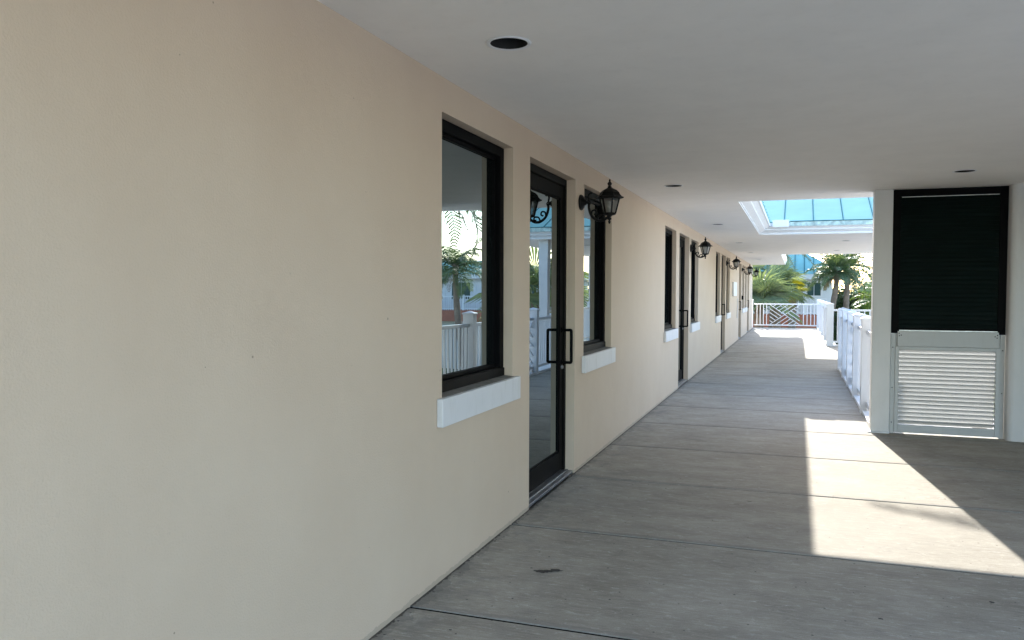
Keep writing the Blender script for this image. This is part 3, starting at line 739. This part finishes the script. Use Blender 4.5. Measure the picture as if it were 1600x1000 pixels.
def leafy(name, x, y, z0, z1, rx, ry, nl, label, cat, seed, mat='bush', leaf=.16, trunk=True, blobs=9, group=None):
    rnd = random.Random(seed); t = thing(name, (x, y, z0), label, cat, group); zc = (z0+z1)/2; rz = (z1-z0)/2
    if trunk:
        tb = MB(); tb.tube([(x, y, z0), (x+.1, y, zc-rz*.2), (x, y+.1, zc+rz*.3)], [.14, .1, .05], 8)
        for k in range(5):
            a = k*1.3; tb.tube([(x, y, z0+(z1-z0)*.3), (x+rx*.6*math.cos(a), y+ry*.6*math.sin(a), zc+rz*.3)], [.06, .02], 6)
        tb.build('trunk' if cat == 'tree' else 'stem', M['trunk'], t)
    c = MB(); cs = []
    for k in range(blobs):
        a = rnd.uniform(0, 6.28); r_ = rnd.random()**.5*.7
        cs.append((x+rx*r_*math.cos(a), y+ry*r_*math.sin(a), zc+rz*rnd.uniform(-.6, .62), rnd.uniform(.3, .5)))
    for k in range(nl):
        cx, cy, cz, s_ = cs[k % blobs]; v = Vector((rnd.gauss(0, 1), rnd.gauss(0, 1), rnd.gauss(0, 1))).normalized()*(rnd.random()**.35)
        p = Vector((cx+v.x*rx*s_, cy+v.y*ry*s_, cz+v.z*rz*s_*1.1)); L = leaf*rnd.uniform(.6, 1.3)
        a1 = Vector((rnd.gauss(0, 1), rnd.gauss(0, 1), rnd.gauss(0, .6))).normalized(); a2 = a1.cross(Vector((rnd.gauss(0, 1), rnd.gauss(0, 1), rnd.gauss(0, 1)))).normalized()
        c.add([p, p+a1*L*.5+a2*L*.25, p+a1*L, p+a1*L*.5-a2*L*.25], [(0, 1, 2, 3)])
    c.build('crown' if cat == 'tree' else 'foliage', M[mat], t)
    return t

fan_palm(.05, 40.8, 1.0, 1.6, 15, 'big fan palm with broad leaves right behind the left end of the end railing', 11, pet=.9, yellow=())
fan_palm(.80, 43.2, 1.75, 1.05, 15, 'fan palm with a yellowing leaf behind the middle of the end railing', 5, pet=.7, yellow=((-.3, .35), (-.9, -.3)))
fan_palm(-1.1, 44.0, 2.0, 1.3, 16, 'fan palm farthest left, half hidden by the end of the beige wall', 8, pet=1.0)
fan_palm(1.55, 46.0, 1.35, .75, 12, 'small blue green fan palm in front of the far white house', 9, pet=.55)
palm_tree(.6, 46.2, 4.0, 2.6, 16, 'feather palm rising behind the fan palms under the far ceiling edge', lean=(.3, .2), seed=4, ll=.6)
palm_tree(3.66, 44.0, 2.40, 1.75, 32, 'palm with ringed leaning trunk in front of the far white house', lean=(1.55, 0), tr=.17, seed=2, ll=.5, droop=1.5, lw=.05, up0=1.45)
palm_tree(4.30, 46.5, 2.75, 2.0, 26, 'palm with upright grey trunk right of the leaning palm', lean=(.35, 0), tr=.17, seed=3, ll=.5, droop=1.6, lw=.05, up0=1.45)
palm_tree(6.35, 50.0, .9, 2.3, 22, 'light green low palm beside the shutter column, right of the two trunks', tr=.14, seed=13, leafmat='brightbush', droop=1.3, ll=.55, lw=.06)
leafy('leafy_tree', -1.5, 50.0, -3.6, 3.2, 3.0, 2, 9000, 'dark leafy tree behind the fan palms at the wall end', 'tree', 21, 'darktree', .26, True, 14)
GB = 'bushes behind the right hand railing'
leafy('tall_bush', 4.7, 53, -3.6, 2.0, 1.7, 1.2, 8000, 'tall green bush behind the leaning palm trunk', 'bush', 22, 'bush', .2, True, 10, GB)
leafy('tall_bush', 6.1, 55, -3.6, 2.7, 1.9, 1.2, 8000, 'tall grey green bush between the upright palm trunk and the column', 'bush', 23, 'bush', .2, True, 10, GB)
leafy('tall_bush', 5.4, 49.5, -3.6, .75, 1.6, 1.0, 4500, 'dark low bush just above the right hand rail', 'bush', 24, 'darktree', .18, True, 10, GB)
leafy('leafy_tree', 5.8, 64, -3.6, 3.6, 3.0, 2, 9000, 'grey green tree filling the gap behind the two palm trunks', 'tree', 28, 'darktree', .3, True, 14, 'trees behind the far houses')
leafy('tall_bush', 8.2, 54, -3.6, 2.6, 1.8, 1.4, 4500, 'large bush at the far right of the bush row', 'bush', 25, 'brightbush', .22, True, 10, GB)
leafy('flowering_shrub', 4.15, 84, -3.6, -2.2, 1.0, 1.0, 1600, 'pink flowering shrub on the ground far below the railing gap', 'shrub', 26, 'pink', .2, False, 6)
# palms and greenery on the right, seen in the window reflections
pt_ = palm_tree(6.3, 17.0, 4.2, 2.9, 24, 'tall palm beside the side landing, its fronds mirrored at the top of the nearest window', lean=(.5, -.3), seed=31, ll=.75, droop=1.9, lw=.05, hang=.9)
fb = MB(); rn5 = random.Random(5)
frond(fb, (6.0, 17.0, 5.2), math.pi+.06, .20, 4.9, .62, 60, .5, .05, rn5, .6)
fb.build('long_frond', M['palm'], pt_)
palm_tree(13.2, 35.0, 2.5, 2.3, 22, 'slim leaning palm on the court, seen mirrored in the nearest window', lean=(.8, 0), tr=.16, seed=32, ll=.6, droop=1.8)
fan_palm(7.3, 29.0, 1.2, 1.5, 20, 'fan palm beyond the side bridge, seen mirrored in the door glass', 33, pet=1.2)
palm_tree(9.6, 33.0, 4.2, 2.4, 18, 'palm behind the mirrored fan palm beyond the side bridge', lean=(.3, .3), seed=34)
for i, (x, y, s) in enumerate(((22, 62, 41), (30, 58, 42), (12, 66, 43), (-3, 74, 44), (8, 92, 45))):
    leafy('leafy_tree', x, y, -3.6, 3.2+i*.4, 4, 3, 4500, ['broad tree behind the mirrored house', 'tree at the far right behind the mirrored house', 'tree between the two far houses', 'tree far behind the turquoise roofed house', 'distant tree across the road, low behind the bushes'][i], 'tree', s, 'bush', .4, True, 12, 'trees behind the far houses')

# ------------------------------------------------------------ far houses
def house(x0, x1, y0, y1, label, wins, ze=2.42, rail=None, rs=.62, name='far_house', doors=()):
    t = thing(name, ((x0+x1)/2, (y0+y1)/2, -3.6), label, 'house')
    w_ = MB(); w_.box(x0, x1, y0, y1, -3.6, ze)
    wl_ = w_.build('wall', M['bwall'], t)
    pz = MB()
    for k in range(int((x1-x0)/.45)): pz.box(x0+.45*k+.2, x0+.45*k+.24, y0-.02, y0, .3, ze-.3)
    for k in range(int((y1-y0)/.45)): pz.box(x1, x1+.02, y0+.45*k+.2, y0+.45*k+.24, .3, ze-.3)
    pz.build('siding_batten', M['bwall'], t)
    fa = MB(); fa.box(x0-.6, x1+.6, y0-.6, y1+.6, ze, ze+.02); fa.box(x0-.6, x1+.6, y0-.62, y0-.6, ze-.08, ze+.22); fa.box(x1+.6, x1+.62, y0-.62, y1+.6, ze-.08, ze+.22); fa.box(x0-.62, x0-.6, y0-.62, y1+.6, ze-.08, ze+.22)
    fa.build('fascia', M['trim'], t)
    e = ze+.2; cx0, cx1, cyy0, cyy1 = x0-.66, x1+.66, y0-.66, y1+.66; hh = min(cx1-cx0, cyy1-cyy0)/2; rz = e+hh*rs
    if cx1-cx0 > cyy1-cyy0: ra, rb = (cx0+hh, (cyy0+cyy1)/2, rz), (cx1-hh, (cyy0+cyy1)/2, rz); F = [(0,1,5,4),(1,2,5),(2,3,4,5),(3,0,4),(0,3,2,1)]
    else: ra, rb = ((cx0+cx1)/2, cyy0+hh, rz), ((cx0+cx1)/2, cyy1-hh, rz); F = [(0,1,4),(1,2,5,4),(2,3,5),(3,0,4,5),(0,3,2,1)]
    rf_ = MB(); rf_.add([(cx0,cyy0,e),(cx1,cyy0,e),(cx1,cyy1,e),(cx0,cyy1,e),ra,rb], F)
    ro = rf_.build('roof', M['turq'], t)
    sm2 = MB(); k = cx0+.3
    while k < cx1:
        dx = min(k-cx0, cx1-k, hh); sm2.bar((k, cyy0, e+.02), (k, cyy0+dx, e+.02+dx*rs), .03, .04); k += .5
    sm2.build('roof_seam', M['turqseam'], ro)
    for (a, b, c, d) in wins:
        f = MB(); f.box(a-.1, b+.1, y0-.05, y0-.001, c-.1, d+.1); wn2 = f.build('window', M['trim'], t)
        for (u, v) in ((a, (a+b)/2-.02), ((a+b)/2+.02, b)):
            s_ = MB(); s_.box(u, v, y0-.075, y0-.051, c, d)
            q = c+.05
            while q < d-.03: s_.box(u+.04, v-.04, y0-.085, y0-.0755, q, q+.03); q += .07
            s_.build('shutter', M['greenshut'], wn2)
    if rail:
        a, b, yr = rail
        MB().box(a, b, yr-.1, y0-.003, -.42, .30).build('balcony_edge', M['terracotta'], t)
        m_ = MB(); m_.bar((a, yr, 1.2), (b, yr, 1.2), .06); m_.bar((a, yr, .4), (b, yr, .4), .05)
        k = a
        while k < b: m_.bar((k, yr, .3), (k, yr, 1.2), .035); k += .16
        k = a
        while k < b: m_.box(k-.06, k+.06, yr-.06, yr+.06, .3, 1.3); k += 1.8
        m_.build('balcony_rail', M['rail'], t)
        m_ = MB(); m_.box(a, b, y0-.9, y0-.84, -3.6, -.43)
        m_.build('lower_wall', M['bwall'], t)
    return t
house(-14, 3.62, 48.6, 58, 'white far house with turquoise roof and dark green shutters behind the palms', [(2.32, 3.02, 1.36, 2.08), (.2, .9, 1.36, 2.08), (-3, -2.3, 1.36, 2.08)], ze=2.36, rail=(-14, 3.3, 47.3))
house(13.0, 34, 50.0, 60, 'long white house with turquoise roof across the court, seen mirrored in the windows', [(14.0+2.3*k, 15.3+2.3*k, 1.0, 2.1) for k in range(9)], ze=2.45, rail=(13.0, 34, 48.3), rs=.2)
# building across, far right of the picture (bounces daylight, seen in nothing else)

# ------------------------------------------------------------ parked car far below
car = thing('parked_car', (4.9, 74.0, -3.6), 'white parked car far below, glimpsed through the gap in the railing', 'car')
def car_body():
    pr = [(-2.15, .35), (-2.2, .75), (-2.0, .92), (-1.2, .98), (-.55, 1.42), (.75, 1.45), (1.45, 1.0), (2.1, .9), (2.2, .6), (2.15, .32)]
    b = MB(); n = len(pr); W_ = [.86, .88, .88, .86, .66, .66, .86, .88, .88, .86]
    for s_ in (-1, 1):
        for (u, z), w_ in zip(pr, W_): b.v.append((4.9+u, 74+s_*w_, -3.6+z))
    b.f += [(i, (i+1) % n, n+(i+1) % n, n+i) for i in range(n)]; b.f.append(tuple(range(n))[::-1]); b.f.append(tuple(range(n, 2*n)))
    return b
car_body().build('body', M['carwhite'], car, bevel=.04)
for s_ in (-1, 1):
    g_ = MB(); y_ = 74+s_*.80
    g_.add([(4.9-1.05, y_+s_*.055, -3.6+1.0), (4.9+1.25, y_+s_*.055, -3.6+1.0), (4.9+.7, y_-s_*.10, -3.6+1.38), (4.9-.5, y_-s_*.10, -3.6+1.38)], [(0, 1, 2, 3)])
    g_.build('side_window', M['glass'], car)
    for u in (-1.35, 1.35):
        w_ = MB().tube([(4.9+u, 74+s_*.70, -3.27), (4.9+u, 74+s_*.90, -3.27)], .33, 18); wo = w_.build('wheel', M['tyre'], car)
        MB().tube([(4.9+u, 74+s_*.901, -3.27), (4.9+u, 74+s_*.915, -3.27)], .19, 14).build('rim', M['alu'], wo)
